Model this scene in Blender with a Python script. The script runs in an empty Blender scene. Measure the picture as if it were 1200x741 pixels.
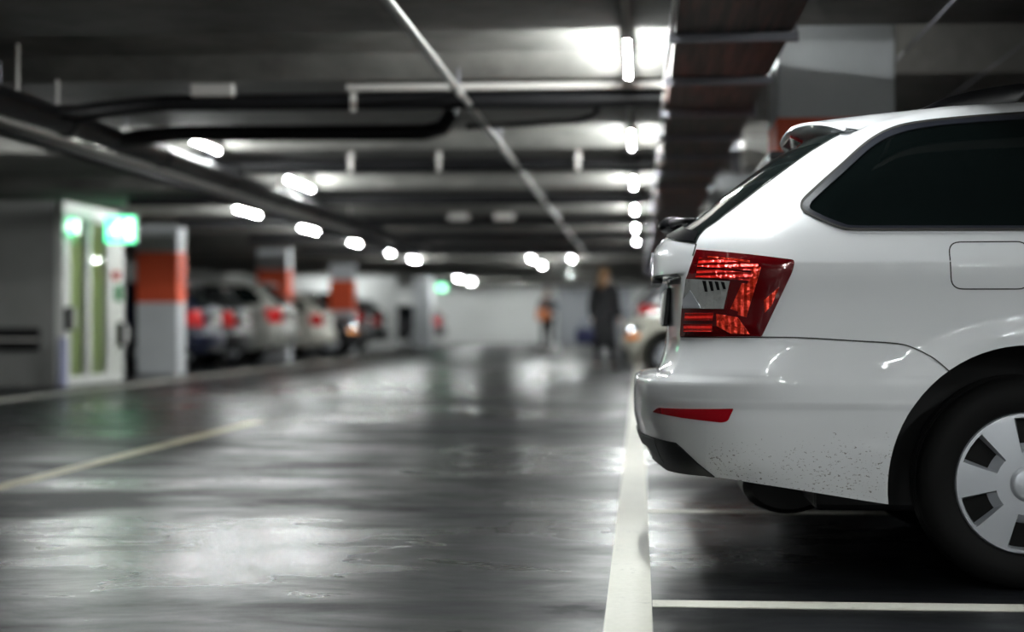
import bpy, bmesh, math, random
from mathutils import Vector, Matrix
from mathutils.geometry import delaunay_2d_cdt
random.seed(7)
PI = math.pi
C = bpy.context.scene.collection
scene = bpy.context.scene

# ------------------------------------------------------------------ helpers
def link(o, parent=None):
    C.objects.link(o)
    if parent is not None: o.parent = parent
    return o
def tag(o, label=None, cat=None, group=None, kind=None):
    if label: o['label'] = label
    if cat: o['category'] = cat
    if group: o['group'] = group
    if kind: o['kind'] = kind
    return o
def empty(name, label, cat, loc=(0,0,0), rz=0, group=None):
    o = bpy.data.objects.new(name, None); o.empty_display_size = .1
    o.location = loc; o.rotation_euler = (0,0,rz); link(o)
    return tag(o, label, cat, group, 'thing')
def obj(name, bm, m, parent=None, smooth=False, angle=None, label=None):
    me = bpy.data.meshes.new(name); bm.to_mesh(me); bm.free()
    for x in (m if isinstance(m, (list,tuple)) else [m]): me.materials.append(x)
    if smooth:
        for p in me.polygons: p.use_smooth = True
        if angle is not None: me.set_sharp_from_angle(angle=angle)
    o = bpy.data.objects.new(name, me)
    if label: o['label'] = label
    return link(o, parent)
def struct(name, bm, m, **k):
    o = obj(name, bm, m, **k); o['kind'] = 'structure'; return o
def bx(bm, x0,x1,y0,y1,z0,z1, bev=0, mi=0):
    vs = [bm.verts.new(p) for p in ((x0,y0,z0),(x1,y0,z0),(x1,y1,z0),(x0,y1,z0),(x0,y0,z1),(x1,y0,z1),(x1,y1,z1),(x0,y1,z1))]
    fs = [bm.faces.new([vs[i] for i in q]) for q in ((0,3,2,1),(4,5,6,7),(0,1,5,4),(1,2,6,5),(2,3,7,6),(3,0,4,7))]
    for f in fs: f.material_index = mi
    if bev > 0:
        es = list({e for f in fs for e in f.edges})
        bmesh.ops.bevel(bm, geom=es, offset=bev, segments=2, affect='EDGES', profile=.5)
    return bm
def B(*a, **k): return bx(bmesh.new(), *a, **k)
def tube(bm, pts, r, n=10, cap=True):
    pts = [Vector(p) for p in pts]; rings = []
    up = Vector((0,0,1))
    for i, p in enumerate(pts):
        d = (pts[min(i+1,len(pts)-1)] - pts[max(i-1,0)]).normalized()
        a = d.cross(up)
        if a.length < .05: a = d.cross(Vector((0,1,0)))
        a.normalize(); b = a.cross(d).normalized()
        rr = r[i] if isinstance(r, (list,tuple)) else r
        rings.append([bm.verts.new(p + (a*math.cos(2*PI*k/n) + b*math.sin(2*PI*k/n))*rr) for k in range(n)])
    for i in range(len(rings)-1):
        for k in range(n):
            bm.faces.new((rings[i][k], rings[i][(k+1)%n], rings[i+1][(k+1)%n], rings[i+1][k]))
    if cap:
        bm.faces.new(rings[0][::-1]); bm.faces.new(rings[-1])
    return bm
def T(pts, r, n=10, cap=True): return tube(bmesh.new(), pts, r, n, cap)
def lathe_y(bm, prof, n=48, mi=0, close=False):
    """profile of (radius, y) turned about the y axis"""
    rings = []
    for (r, y) in prof:
        if r < 1e-6: rings.append([bm.verts.new((0,y,0))])
        else: rings.append([bm.verts.new((r*math.cos(2*PI*k/n), y, r*math.sin(2*PI*k/n))) for k in range(n)])
    pairs = list(zip(rings, rings[1:])) + ([(rings[-1], rings[0])] if close else [])
    for A, Bq in pairs:
        for k in range(n):
            q = (k+1) % n
            if len(A) == 1 and len(Bq) == 1: continue
            if len(A) == 1: f = bm.faces.new((A[0], Bq[q], Bq[k]))
            elif len(Bq) == 1: f = bm.faces.new((A[k], A[q], Bq[0]))
            else: f = bm.faces.new((A[k], A[q], Bq[q], Bq[k]))
            f.material_index = mi
    return bm
def recalc(bm):
    bmesh.ops.recalc_face_normals(bm, faces=bm.faces); return bm

# ------------------------------------------------------------------ materials
def mat(name, col=(.5,.5,.5), rough=.5, metal=0, coat=0, spec=.5, emit=None, es=0, **k):
    m = bpy.data.materials.new(name); m.use_nodes = True
    b = m.node_tree.nodes['Principled BSDF']
    b.inputs['Base Color'].default_value = (*col, 1)
    b.inputs['Roughness'].default_value = rough
    b.inputs['Metallic'].default_value = metal
    b.inputs['Coat Weight'].default_value = coat
    b.inputs['Coat Roughness'].default_value = k.get('coat_rough', .03)
    b.inputs['Specular IOR Level'].default_value = spec
    if emit:
        b.inputs['Emission Color'].default_value = (*emit, 1)
        b.inputs['Emission Strength'].default_value = es
    if 'trans' in k: b.inputs['Transmission Weight'].default_value = k['trans']
    return m
def nodes(m): return m.node_tree.nodes, m.node_tree.links, m.node_tree.nodes['Principled BSDF']
def coords(m, scale=(1,1,1)):
    N, Lk, b = nodes(m)
    tc = N.new('ShaderNodeTexCoord'); mp = N.new('ShaderNodeMapping'); mp.inputs['Scale'].default_value = scale
    Lk.new(tc.outputs['Object'], mp.inputs['Vector']); return mp.outputs['Vector']
def noise(m, vec, scale, detail=4, rough=.55, dist=0):
    N, Lk, b = nodes(m); n = N.new('ShaderNodeTexNoise')
    n.inputs['Scale'].default_value = scale; n.inputs['Detail'].default_value = detail
    n.inputs['Roughness'].default_value = rough; n.inputs['Distortion'].default_value = dist
    Lk.new(vec, n.inputs['Vector']); return n.outputs['Fac']
def ramp(m, fac, stops):
    N, Lk, b = nodes(m); r = N.new('ShaderNodeValToRGB'); Lk.new(fac, r.inputs['Fac'])
    e = r.color_ramp.elements
    while len(e) < len(stops): e.new(.5)
    for q, (p, c) in zip(e, stops):
        q.position = p; q.color = (*c, 1) if isinstance(c, tuple) else (c,c,c,1)
    return r.outputs['Color']
def bump(m, h, strength, dist=.01, prev=None):
    N, Lk, b = nodes(m); n = N.new('ShaderNodeBump'); n.inputs['Strength'].default_value = strength
    n.inputs['Distance'].default_value = dist; Lk.new(h, n.inputs['Height'])
    if prev: Lk.new(prev, n.inputs['Normal'])
    Lk.new(n.outputs['Normal'], b.inputs['Normal']); return n.outputs['Normal']
def math_(m, op, a, b_=None, c=None):
    N, Lk, b = nodes(m); n = N.new('ShaderNodeMath'); n.operation = op
    for i, v in enumerate((a, b_, c)):
        if v is None: continue
        if isinstance(v, (int,float)): n.inputs[i].default_value = v
        else: Lk.new(v, n.inputs[i])
    return n.outputs[0]
def lk(m, out, inp): m.node_tree.links.new(out, m.node_tree.nodes['Principled BSDF'].inputs[inp])
def sepxyz(m, vec):
    N, Lk, b = nodes(m); s = N.new('ShaderNodeSeparateXYZ'); Lk.new(vec, s.inputs[0]); return s.outputs

def concrete(name, c0, c1, scale=1.2, rough=.85, bstr=.35, grooves=0):
    m = mat(name, c0, rough, spec=.25); v = coords(m)
    n1 = noise(m, v, scale, 6, .65); lk(m, ramp(m, n1, [(.3, c0), (.7, c1)]), 'Base Color')
    n2 = noise(m, v, 14, 5, .7)
    h = n2
    if grooves:
        x = sepxyz(m, v)[0]
        w = math_(m, 'ABSOLUTE', math_(m, 'SUBTRACT', math_(m, 'FRACT', math_(m, 'MULTIPLY', x, grooves)), .5))
        g = math_(m, 'LESS_THAN', w, .02)
        h = math_(m, 'ADD', n2, math_(m, 'MULTIPLY', g, 1.5))
    bump(m, h, bstr, .02)
    return m
M = {}
M['soffit'] = concrete('ceiling_concrete', (.12,.115,.105), (.26,.25,.235), 1.3, .8, .5, 1.15)
M['floor'] = None
M['slab'] = concrete('slab_concrete', (.10,.098,.09), (.26,.254,.236), 1.6, .8, .5, 1.15)
M['wall_grey'] = concrete('block_wall', (.20,.20,.19), (.27,.27,.26), .8)
M['wall_white'] = concrete('white_wall', (.50,.51,.50), (.60,.61,.60), .6)
M['column'] = concrete('column_paint', (.50,.52,.54), (.60,.62,.64), 1.5, .55, .1)
M['orange'] = concrete('orange_band_paint', (.62,.085,.035), (.72,.11,.045), 2.5, .5, .1)
M['line'] = None
M['pipe_black'] = mat('black_pipe', (.008,.008,.009), .45, spec=.25)
M['pipe_grey'] = mat('galvanised_pipe', (.50,.50,.48), .35, .8)
M['conduit'] = mat('light_conduit', (.55,.53,.50), .45)
M['tray'] = None
M['bracket'] = mat('bracket_steel', (.22,.22,.25), .45, .7)
M['batten'] = mat('lamp_batten', (.35,.35,.34), .5)
M['tube'] = mat('fluorescent_tube', (.9,.9,.9), .3, emit=(.955,1,.99), es=130)
M['rubber'] = mat('tyre_rubber', (.005,.005,.005), .65, spec=.12)
M['plastic'] = mat('black_plastic', (.009,.009,.010), .45, spec=.3)
M['black_gloss'] = mat('black_rail', (.004,.004,.005), .3, spec=.22)
M['trim'] = mat('dark_window_trim', (.018,.020,.028), .3, coat=.2)
M['gap'] = mat('panel_gap', (.02,.018,.016), .8)
M['glass_dark'] = mat('privacy_glass', (.003,.005,.005), .03, coat=0, spec=.2)
M['glass_rear'] = mat('rear_glass', (.006,.009,.009), .05, spec=.9)
M['chrome'] = mat('chrome', (.7,.7,.7), .12, 1)
M['hub'] = mat('silver_hub', (.50,.52,.56), .38, .45, coat=.3)
M['hubdark'] = mat('wheel_inside', (.005,.005,.005), .6, spec=.1)
M['plate'] = mat('plate_white', (.6,.6,.58), .3)

# wet asphalt: dry and wet patches differ in gloss
m = M['floor'] = mat('wet_asphalt', (.03,.03,.03), .3, spec=.5)
v = coords(m); vs = coords(m, (.55,1.0,1))
big = noise(m, vs, .55, 5, .6, .6); mid = noise(m, vs, 2.6, 6, .65, .4); fine = noise(m, v, 170, 3, .6)
wet = math_(m, 'ADD', math_(m, 'MULTIPLY', big, .60), math_(m, 'MULTIPLY', mid, .40))
# standing water lies in a few shallow hollows of the lane
S_ = sepxyz(m, v)
for (cx_, cy_, rx_, ry_, k_) in ((-1.35,5.9,.62,.95,.15),(-3.6,21.5,2.4,8.0,.14),(.25,6.3,.75,1.3,.13),(-1.7,27,.8,6,.12),(-5.3,15.5,.7,3.0,.12),(-2.1,6.0,.22,1.2,.10),(-.6,9.0,.7,2.2,.05)):
    a_ = math_(m, 'DIVIDE', math_(m, 'SUBTRACT', S_[0], cx_), rx_); b2 = math_(m, 'DIVIDE', math_(m, 'SUBTRACT', S_[1], cy_), ry_)
    g_ = math_(m, 'EXPONENT', math_(m, 'MULTIPLY', math_(m, 'ADD', math_(m, 'MULTIPLY', a_, a_), math_(m, 'MULTIPLY', b2, b2)), -1.0))
    wet = math_(m, 'SUBTRACT', wet, math_(m, 'MULTIPLY', g_, k_))
lk(m, ramp(m, wet, [(.38,(.006,.0065,.007)), (.62,(.016,.017,.020))]), 'Base Color')
lk(m, ramp(m, wet, [(.30,.17), (.40,.27), (.48,.36), (.58,.50)]), 'Roughness')
lk(m, ramp(m, wet, [(.34,.32), (.46,.12), (.56,.03)]), 'Specular IOR Level')
hh = math_(m, 'MULTIPLY', fine, .5)
h2 = math_(m, 'ADD', hh, math_(m, 'MULTIPLY', noise(m, vs, 4, 1, .4), .10))
bump(m, h2, .30, .006)

m = M['line'] = mat('worn_road_paint', (.6,.58,.5), .5, spec=.25)
v = coords(m); n1 = noise(m, v, 3.0, 8, .7); n2 = noise(m, v, 45, 4, .7)
lk(m, ramp(m, math_(m,'ADD',math_(m,'MULTIPLY',n1,.6),math_(m,'MULTIPLY',n2,.4)), [(.33,(.16,.16,.15)),(.42,(.62,.61,.54)),(.7,(.76,.75,.68))]), 'Base Color')
lk(m, ramp(m, n1, [(.3,.42),(.7,.65)]), 'Roughness'); bump(m, n2, .2, .002)
m = M['line_yellow'] = mat('worn_yellow_paint', (.5,.42,.25), .5)
v = coords(m); n1 = noise(m, v, 2.0, 8, .7)
lk(m, ramp(m, n1, [(.3,(.15,.13,.09)),(.5,(.50,.45,.28)),(.7,(.58,.53,.36))]), 'Base Color')
m = M['tray'] = mat('rusty_tray', (.1,.06,.05), .6, .2)
v = coords(m, (14,.6,1)); n1 = noise(m, v, 1.5, 5, .6)
lk(m, ramp(m, n1, [(.3,(.06,.052,.05)),(.5,(.12,.10,.095)),(.62,(.20,.12,.105)),(.75,(.15,.14,.135))]), 'Base Color')

# hero paint with road dirt specks low on the bumper
m = M['paint_hero'] = mat('white_car_paint', (.67,.68,.70), .35, coat=1, coat_rough=.02, spec=.5)
v = coords(m); s = sepxyz(m, v)
sp = noise(m, coords(m,(1,1,1.6)), 95, 3, .7); cl = noise(m, v, 5, 3, .6)
low = math_(m, 'SUBTRACT', 1.0, math_(m, 'SMOOTH_MIN', 1.0, math_(m, 'MAXIMUM', 0.0, math_(m, 'MULTIPLY', math_(m, 'SUBTRACT', s[2], .41), 5.0)), .05))
low = math_(m, 'MAXIMUM', low, 0.0)
msk = math_(m, 'MULTIPLY', low, math_(m, 'GREATER_THAN', s[0], .2))
thr = math_(m, 'SUBTRACT', .90, math_(m, 'MULTIPLY', msk, math_(m, 'ADD', .19, math_(m,'MULTIPLY',cl,.16))))
speck = math_(m, 'GREATER_THAN', sp, thr)
N, Lk, b_ = nodes(m); mx = N.new('ShaderNodeMix'); mx.data_type = 'RGBA'
Lk.new(math_(m,'MULTIPLY',speck,.75), mx.inputs[0]); mx.inputs[6].default_value = (.67,.68,.70,1); mx.inputs[7].default_value = (.07,.05,.035,1)
Lk.new(mx.outputs[2], b_.inputs['Base Color'])
dull = math_(m, 'SUBTRACT', 1.0, math_(m, 'MULTIPLY', msk, .75)); Lk.new(dull, b_.inputs['Coat Weight'])

def lens(name, col, ridge, rough=.12, metal=.5, vert=False, nz=2.5):
    m = mat(name, col, rough, metal, coat=1)
    s_ = sepxyz(m, coords(m)); a = s_[0] if vert else s_[2]
    h = math_(m, 'PINGPONG', math_(m, 'MULTIPLY', a, ridge), 1.0)
    bump(m, math_(m, 'ADD', h, math_(m,'MULTIPLY',noise(m, coords(m), 38, 2),nz)), .9, .008)
    # the coat stays flat: clear outer lens over the faceted reflector
    return m
M['lamp_dark'] = mat('tail_lamp_lens', (.11,.001,.003), .12, .2, coat=1)
M['lamp_red'] = lens('tail_lamp_reflector', (1,.02,.012), 130, .2, .35)
M['lamp_redv'] = lens('tail_lamp_reflector_curve', (1,.045,.015), 110, .2, .35, vert=True)
M['lamp_clear'] = lens('clear_lens', (.66,.67,.66), 45, .15, .6, vert=True, nz=.5)
M['reflector'] = mat('bumper_reflector', (.42,.006,.014), .12, .25, coat=1)
M['tail_red'] = mat('tail_red', (.55,.01,.012), .15, .2, coat=1)
M['head_clear'] = mat('head_lamp_glass', (.55,.57,.6), .08, .8, coat=1)
M['amber'] = mat('amber_lens', (.95,.28,.02), .2, .1, coat=1)

# ------------------------------------------------------------------ camera
F = 2000.0; YAW = math.atan(150/F); CA, SA = math.cos(YAW), math.sin(YAW); HC = .79
cam = bpy.data.cameras.new('camera'); co = bpy.data.objects.new('camera', cam); C.objects.link(co)
co.location = (0,0,HC); co.rotation_euler = (PI/2, 0, YAW)
cam.sensor_width = 36; cam.lens = 60; cam.shift_y = 9.5/1200
cam.dof.use_dof = True; cam.dof.focus_distance = 5.15; cam.dof.aperture_fstop = 1.4; cam.dof.aperture_blades = 0
cam.clip_start = .05; cam.clip_end = 300
scene.camera = co
def ray(px, py):
    u = (px-600)/F
    return Vector((u*CA - SA, CA + u*SA, (380-py)/F))

# ------------------------------------------------------------------ car surface
def pchip(xs, ys):
    n = len(xs); h = [xs[i+1]-xs[i] for i in range(n-1)]; d = [(ys[i+1]-ys[i])/h[i] for i in range(n-1)]
    m_ = [d[0]] + [0]*(n-2) + [d[-1]]
    for i in range(1, n-1):
        if d[i-1]*d[i] > 0:
            w1 = 2*h[i]+h[i-1]; w2 = h[i]+2*h[i-1]; m_[i] = (w1+w2)/(w1/d[i-1]+w2/d[i])
    def f(x):
        if x <= xs[0]: return ys[0]
        if x >= xs[-1]: return ys[-1]
        i = 0
        while x > xs[i+1]: i += 1
        t = (x-xs[i])/h[i]; t2 = t*t; t3 = t2*t
        return (2*t3-3*t2+1)*ys[i] + (t3-2*t2+t)*h[i]*m_[i] + (-2*t3+3*t2)*ys[i+1] + (t3-t2)*h[i]*m_[i+1]
    return f
#        r     xr     L    n    w     xf    Lf
TAB = [(.20,  .030, .50, 2.6, .855, 4.48, .60),
       (.30,  .000, .50, 2.6, .882, 4.56, .62),
       (.40, -.014, .50, 2.6, .896, 4.61, .62),
       (.475,-.021, .50, 2.6, .902, 4.63, .62),
       (.540,-.022, .50, 2.6, .905, 4.63, .62),
       (.550,-.022, .50, 2.6, .910, 4.63, .62),
       (.605,-.018, .50, 2.6, .909, 4.63, .62),
       (.640, .008, .50, 2.6, .906, 4.62, .62),
       (.750, .034, .50, 2.6, .900, 4.60, .65),
       (.850, .036, .50, 2.6, .901, 4.50, .75),
       (.955, .038, .50, 2.6, .906, 4.15, .75),
       (.972, .040, .50, 2.6, .906, 4.02, .75),
       (.982, .041, .50, 2.6, .903, 3.95, .72),
       (1.03, .046, .50, 2.6, .884, 3.68, .70),
       (1.08, .080, .50, 2.6, .862, 3.48, .65),
       (1.11, .130, .50, 2.7, .846, 3.40, .62),
       (1.25, .305, .46, 2.8, .785, 3.14, .58),
       (1.36, .450, .42, 2.8, .728, 2.92, .52),
       (1.42, .560, .38, 2.8, .685, 2.76, .50),
       (1.445,.620, .38, 2.6, .650, 2.68, .50),
       (1.465,.680, .40, 2.4, .600, 2.60, .50),
       (1.480,.780, .50, 2.2, .490, 2.48, .55),
       (1.488,.900, .50, 2.0, .300, 2.34, .55),
       (1.490,1.05, .50, 2.0, .020, 2.20, .55)]
RS = [t[0] for t in TAB]
PF = [pchip(RS, [t[k] for t in TAB]) for k in range(1, 7)]
ZROOF = pchip([0,.5,1.0,1.6,2.2,2.9,3.6], [1.452,1.468,1.497,1.512,1.508,1.455,1.40])
ZB = pchip([-.05,.04,.10,.23,.38,.72,1.1,1.55,3.4,4.2,4.7], [.385,.345,.320,.322,.307,.257,.215,.185,.185,.20,.24])
WX, WXF, WZ, ARCH = 1.14, 3.83, .319, .410
def sstep(a, b, x):
    t = max(0, min(1, (x-a)/(b-a))); return t*t*(3-2*t)
class Car:
    def __init__(s, sx=1, sy=1, sz=1): s.sx, s.sy, s.sz = sx, sy, sz
    def z_of(s, x, r):
        if r < .5: return ZB(x) + (r-.2)/.3*(.5-ZB(x))
        if r > 1.08: return 1.08 + (r-1.08)*(ZROOF(x)-1.08)/.41
        return r
    def r_of(s, x, z):
        if z < .5: b = ZB(x); return .2 + (z-b)/(.5-b)*.3
        if z > 1.08: return 1.08 + (z-1.08)/(ZROOF(x)-1.08)*.41
        return z
    def flare(s, x, z):
        d = min(math.hypot(x-WX, z-WZ), math.hypot(x-WXF, z-WZ))
        return .010*(1-sstep(.462, .476, d)) if z < .85 else 0
    def shoulder(s, x, z):       # the bumper's shoulder below the tail lamp
        t = max(0, min((z-.56)/.08, (.757-z)/.115)) if .56 < z < .757 else 0
        return .020*min(t, 1)*(1-sstep(.33, .48, x))
    def recess(s, y, z):
        a = 1-sstep(.585, .625, abs(y))
        b = sstep(.618,.632,z)*(1-sstep(.938,.948,z))
        return .058*a*b
    def half(s, x, z):           # half width of the skin at (x, z)
        r = s.r_of(x, z); xr, L, n, w, xf, Lf = (f(r) for f in PF)
        if x < xr or x > xf: return None
        if x < xr+L: a = 1-((xr+L-x)/L)**n
        elif x > xf-Lf: a = 1-((x-xf+Lf)/Lf)**2.5
        else: a = 1; 
        if x < xr+L: v_ = w*max(a,0)**(1/n)
        elif x > xf-Lf: v_ = w*max(a,0)**(1/2.5)
        else: v_ = w
        return v_ + s.flare(x, z) + s.shoulder(x, z)*v_/w
    def rear(s, y, r):           # rear skin: x at lateral y
        xr, L, n, w = (f(r) for f in PF[:4])
        q = min(1, abs(y)/w)
        x = xr + L*(1-(1-q**n)**(1/n))
        return x
    def side_pt(s, x, z, sgn=-1):
        y = s.half(x, z); e = .004
        if y is None: y = 0
        a, b = s.half(x+e, z), s.half(x-e, z); fx = ((a if a is not None else y)-(b if b is not None else y))/(2*e)
        a, b = s.half(x, z+e), s.half(x, z-e); fz = ((a if a is not None else y)-(b if b is not None else y))/(2*e)
        nrm = Vector((-fx, -1, -fz)).normalized()
        if sgn > 0: nrm.y = -nrm.y
        return Vector((x, sgn*y, z)), nrm
    def rear_pt(s, y, z):
        def X(y_, z_):
            x_ = .3
            for _ in range(6): x_ = s.rear(y_, s.r_of(x_, z_))
            return x_ + s.recess(y_, z_)
        x = X(y, z); e = .005
        fy = (X(y+e, z)-X(y-e, z))/(2*e); fz = (X(y, z+e)-X(y, z-e))/(2*e)
        return Vector((x, y, z)), Vector((-1, fy, fz)).normalized()
    def body(s, mats, nz=1.0, nth=34, nstr=70):
        rows = []
        def rng(a, b, n): return [a+(b-a)*i/n for i in range(n)]
        q = lambda n: max(2, int(n*nz))
        rs = rng(.2,.5,q(14))+rng(.5,.61,q(11))+rng(.61,.64,q(6))+rng(.64,.93,q(16))+rng(.93,.99,q(12))+rng(.99,1.1,q(8))+rng(1.1,1.42,q(16))+rng(1.42,1.48,q(8))+rng(1.48,1.489,q(4))+[1.49]
        bm = bmesh.new()
        for r in rs:
            xr, L, n, w, xf, Lf = (f(r) for f in PF)
            half = []
            for i in range(nth+1):
                th = PI/2*i/nth
                half.append((xr+L*(1-max(math.cos(th),0)**(2/n)), w*max(math.sin(th),0)**(2/n)))
            for i in range(1, nstr): half.append((xr+L+(xf-Lf-xr-L)*i/nstr, w))
            for i in range(nth+1):
                th = PI/2*(1-i/nth)
                half.append((xf-Lf*(1-max(math.cos(th),0)**(2/2.5)), w*max(math.sin(th),0)**(2/2.5)))
            ring = []
            for sg, seq in ((-1, half), (1, half[-2:0:-1])):
                for (x, y) in seq:
                    z = s.z_of(x, r)
                    if x < .6: xx = x + s.recess(y, z)
                    else: xx = x
                    if y > w*.9: y += s.flare(x, z)
                    y += s.shoulder(x, z)*min(1, y/w)
                    ring.append(bm.verts.new((xx*s.sx, sg*y*s.sy, z*s.sz)))
            rows.append(ring)
        n = len(rows[0])
        for a, b in zip(rows, rows[1:]):
            for k in range(n): bm.faces.new((a[k], a[(k+1)%n], b[(k+1)%n], b[k]))
        nh = n//2
        for ring, flip in ((rows[0], True), (rows[-1], False)):     # close floor pan and roof spine in strips
            for k in range(0, nh):
                a, b, c, d = ring[k], ring[k+1], ring[(n-k-1)%n], ring[(n-k)%n]
                vs_ = []
                for v_ in (a, b, c, d):
                    if v_ not in vs_: vs_.append(v_)
                if len(vs_) >= 3:
                    try: bm.faces.new(vs_[::-1] if not flip else vs_)
                    except ValueError: pass
        recalc(bm)
        for f in bm.faces:
            f.smooth = True
            if f.normal.z < -.8 and f.calc_center_median().z < .45*s.sz: f.material_index = 1
        me = bpy.data.meshes.new('car_body'); bm.to_mesh(me); bm.free()
        for m_ in mats: me.materials.append(m_)
        tmp = bpy.data.objects.new('tmp', me); C.objects.link(tmp)
        cb = bmesh.new()
        for cx in (WX, WXF):
            for sg in (-1, 1):
                bb = bmesh.new(); lathe_y(bb, [(0,-.24),(ARCH*s.sz,-.24),(ARCH*s.sz,.24),(0,.24)], 72, 2)
                bmesh.ops.translate(bb, verts=bb.verts, vec=(cx*s.sx, sg*(.80*s.sy), WZ*s.sz)); recalc(bb)
                t_ = bpy.data.meshes.new('t'); bb.to_mesh(t_); bb.free(); cb.from_mesh(t_); bpy.data.meshes.remove(t_)
        cm = bpy.data.meshes.new('cut'); cb.to_mesh(cm); cb.free()
        for m_ in mats: cm.materials.append(m_)
        cut = bpy.data.objects.new('cut', cm); C.objects.link(cut)
        md = tmp.modifiers.new('b', 'BOOLEAN'); md.operation = 'DIFFERENCE'; md.object = cut; md.solver = 'EXACT'
        md.material_mode = 'TRANSFER'
        dg = bpy.context.evaluated_depsgraph_get()
        res = bpy.data.meshes.new_from_object(tmp.evaluated_get(dg)); res.name = 'car_body'
        bpy.data.objects.remove(tmp); bpy.data.objects.remove(cut)
        res.set_sharp_from_angle(angle=math.radians(32))
        return res

def inside(p, poly):
    x, y = p; c = False; j = len(poly)-1
    for i in range(len(poly)):
        (xi, yi), (xj, yj) = poly[i], poly[j]
        if (yi > y) != (yj > y) and x < (xj-xi)*(y-yi)/(yj-yi)+xi: c = not c
        j = i
    return c
def resample(poly, step, closed=True):
    out = []; n = len(poly)
    for i in range(n if closed else n-1):
        a, b = Vector(poly[i]), Vector(poly[(i+1)%n]); k = max(1, int((b-a).length/step+.5))
        out += [tuple(a+(b-a)*j/k) for j in range(k)]
    if not closed: out.append(tuple(poly[-1]))
    return out
def rounded(poly, r, n=4):
    out = []; N_ = len(poly)
    for i in range(N_):
        p = Vector(poly[i]); a = Vector(poly[i-1]); b = Vector(poly[(i+1)%N_])
        rr = r[i] if isinstance(r, (list,tuple)) else r
        if rr <= 0: out.append(tuple(p)); continue
        da, db = (a-p), (b-p); ra = min(rr, da.length*.45); rb = min(rr, db.length*.45)
        A = p+da.normalized()*ra; Bp = p+db.normalized()*rb
        for k in range(n+1):
            t = k/n; out.append(tuple(A*(1-t)**2 + p*2*t*(1-t) + Bp*t*t))
    return out
def patch(name, poly, f, m, parent, off=.003, step=.02, hole=None, skirt=.006, sc=(1,1,1), label=None, bulge=0):
    """a skin piece that follows surface f(a, b) -> (point, normal), with its edge turned in"""
    P_ = resample(poly, step); H_ = resample(hole, step) if hole else []
    V = [Vector(p) for p in P_+H_]
    E = [(i, (i+1)%len(P_)) for i in range(len(P_))] + [(len(P_)+i, len(P_)+(i+1)%len(H_)) for i in range(len(H_))]
    xs = [p[0] for p in P_]; ys = [p[1] for p in P_]
    nx = int((max(xs)-min(xs))/step); ny = int((max(ys)-min(ys))/step)
    segs = [(V[a], V[b]) for a, b in E]
    for i in range(1, nx+1):
        for j in range(1, ny+1):
            q = (min(xs)+i*step, min(ys)+j*step)
            if not inside(q, P_) or (H_ and inside(q, H_)): continue
            if min((Vector(q)-a).length for a, _ in segs) < step*.55: continue
            V.append(Vector(q))
    ov, oe, of = delaunay_2d_cdt(V, E, [], 0, 1e-6)[:3]
    bm = bmesh.new(); vs_ = []
    for q in ov:
        p, n_ = f(q[0], q[1]); o_ = off
        if bulge:
            d = min((Vector(q)-a).length for a, _ in segs); o_ += bulge*sstep(0, .03, d)
        p = p+n_*o_; vs_.append(bm.verts.new((p[0]*sc[0], p[1]*sc[1], p[2]*sc[2])))
    nn = [f(q[0], q[1])[1] for q in ov]
    for t in of:
        c = sum((Vector(ov[i]) for i in t), Vector((0,0)))/len(t)
        if inside(c, P_) and not (H_ and inside(c, H_)):
            fc = bm.faces.new([vs_[i] for i in t]); fc.normal_update()
            if fc.normal.dot(nn[t[0]]) < 0: fc.normal_flip()
    if skirt:
        idx = {v_: i for i, v_ in enumerate(vs_)}
        be = [e for e in bm.edges if e.is_boundary]; nv = {}
        for e in be:
            for v_ in e.verts:
                if v_ not in nv:
                    w_ = v_.co - Vector([nn[idx[v_]][k]*sc[k] for k in range(3)])*skirt; nv[v_] = bm.verts.new(w_)
        for e in be:
            a, b = e.verts; lp = e.link_loops[0]
            if lp.vert == a: bm.faces.new((b, a, nv[a], nv[b]))
            else: bm.faces.new((a, b, nv[b], nv[a]))
    loose = [v_ for v_ in bm.verts if not v_.link_faces]; bmesh.ops.delete(bm, geom=loose, context='VERTS')
    return obj(name, bm, m, parent, smooth=True, angle=.6, label=label)
def ribbon(name, line, f, m, parent, width=.004, off=.0008, step=.015, sc=(1,1,1)):
    L_ = [Vector(p) for p in resample(line, step, False)]; bm = bmesh.new(); prev = None
    for i, p in enumerate(L_):
        d = (L_[min(i+1,len(L_)-1)]-L_[max(i-1,0)]).normalized(); q = Vector((-d.y, d.x))*width/2
        pr = []
        for g in (p+q, p-q):
            a, n_ = f(g.x, g.y); a = a+n_*off; pr.append(bm.verts.new((a[0]*sc[0], a[1]*sc[1], a[2]*sc[2])))
        if prev:
            fc = bm.faces.new((prev[0], prev[1], pr[1], pr[0]))
        prev = pr
    return obj(name, bm, m, parent, smooth=True)

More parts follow.
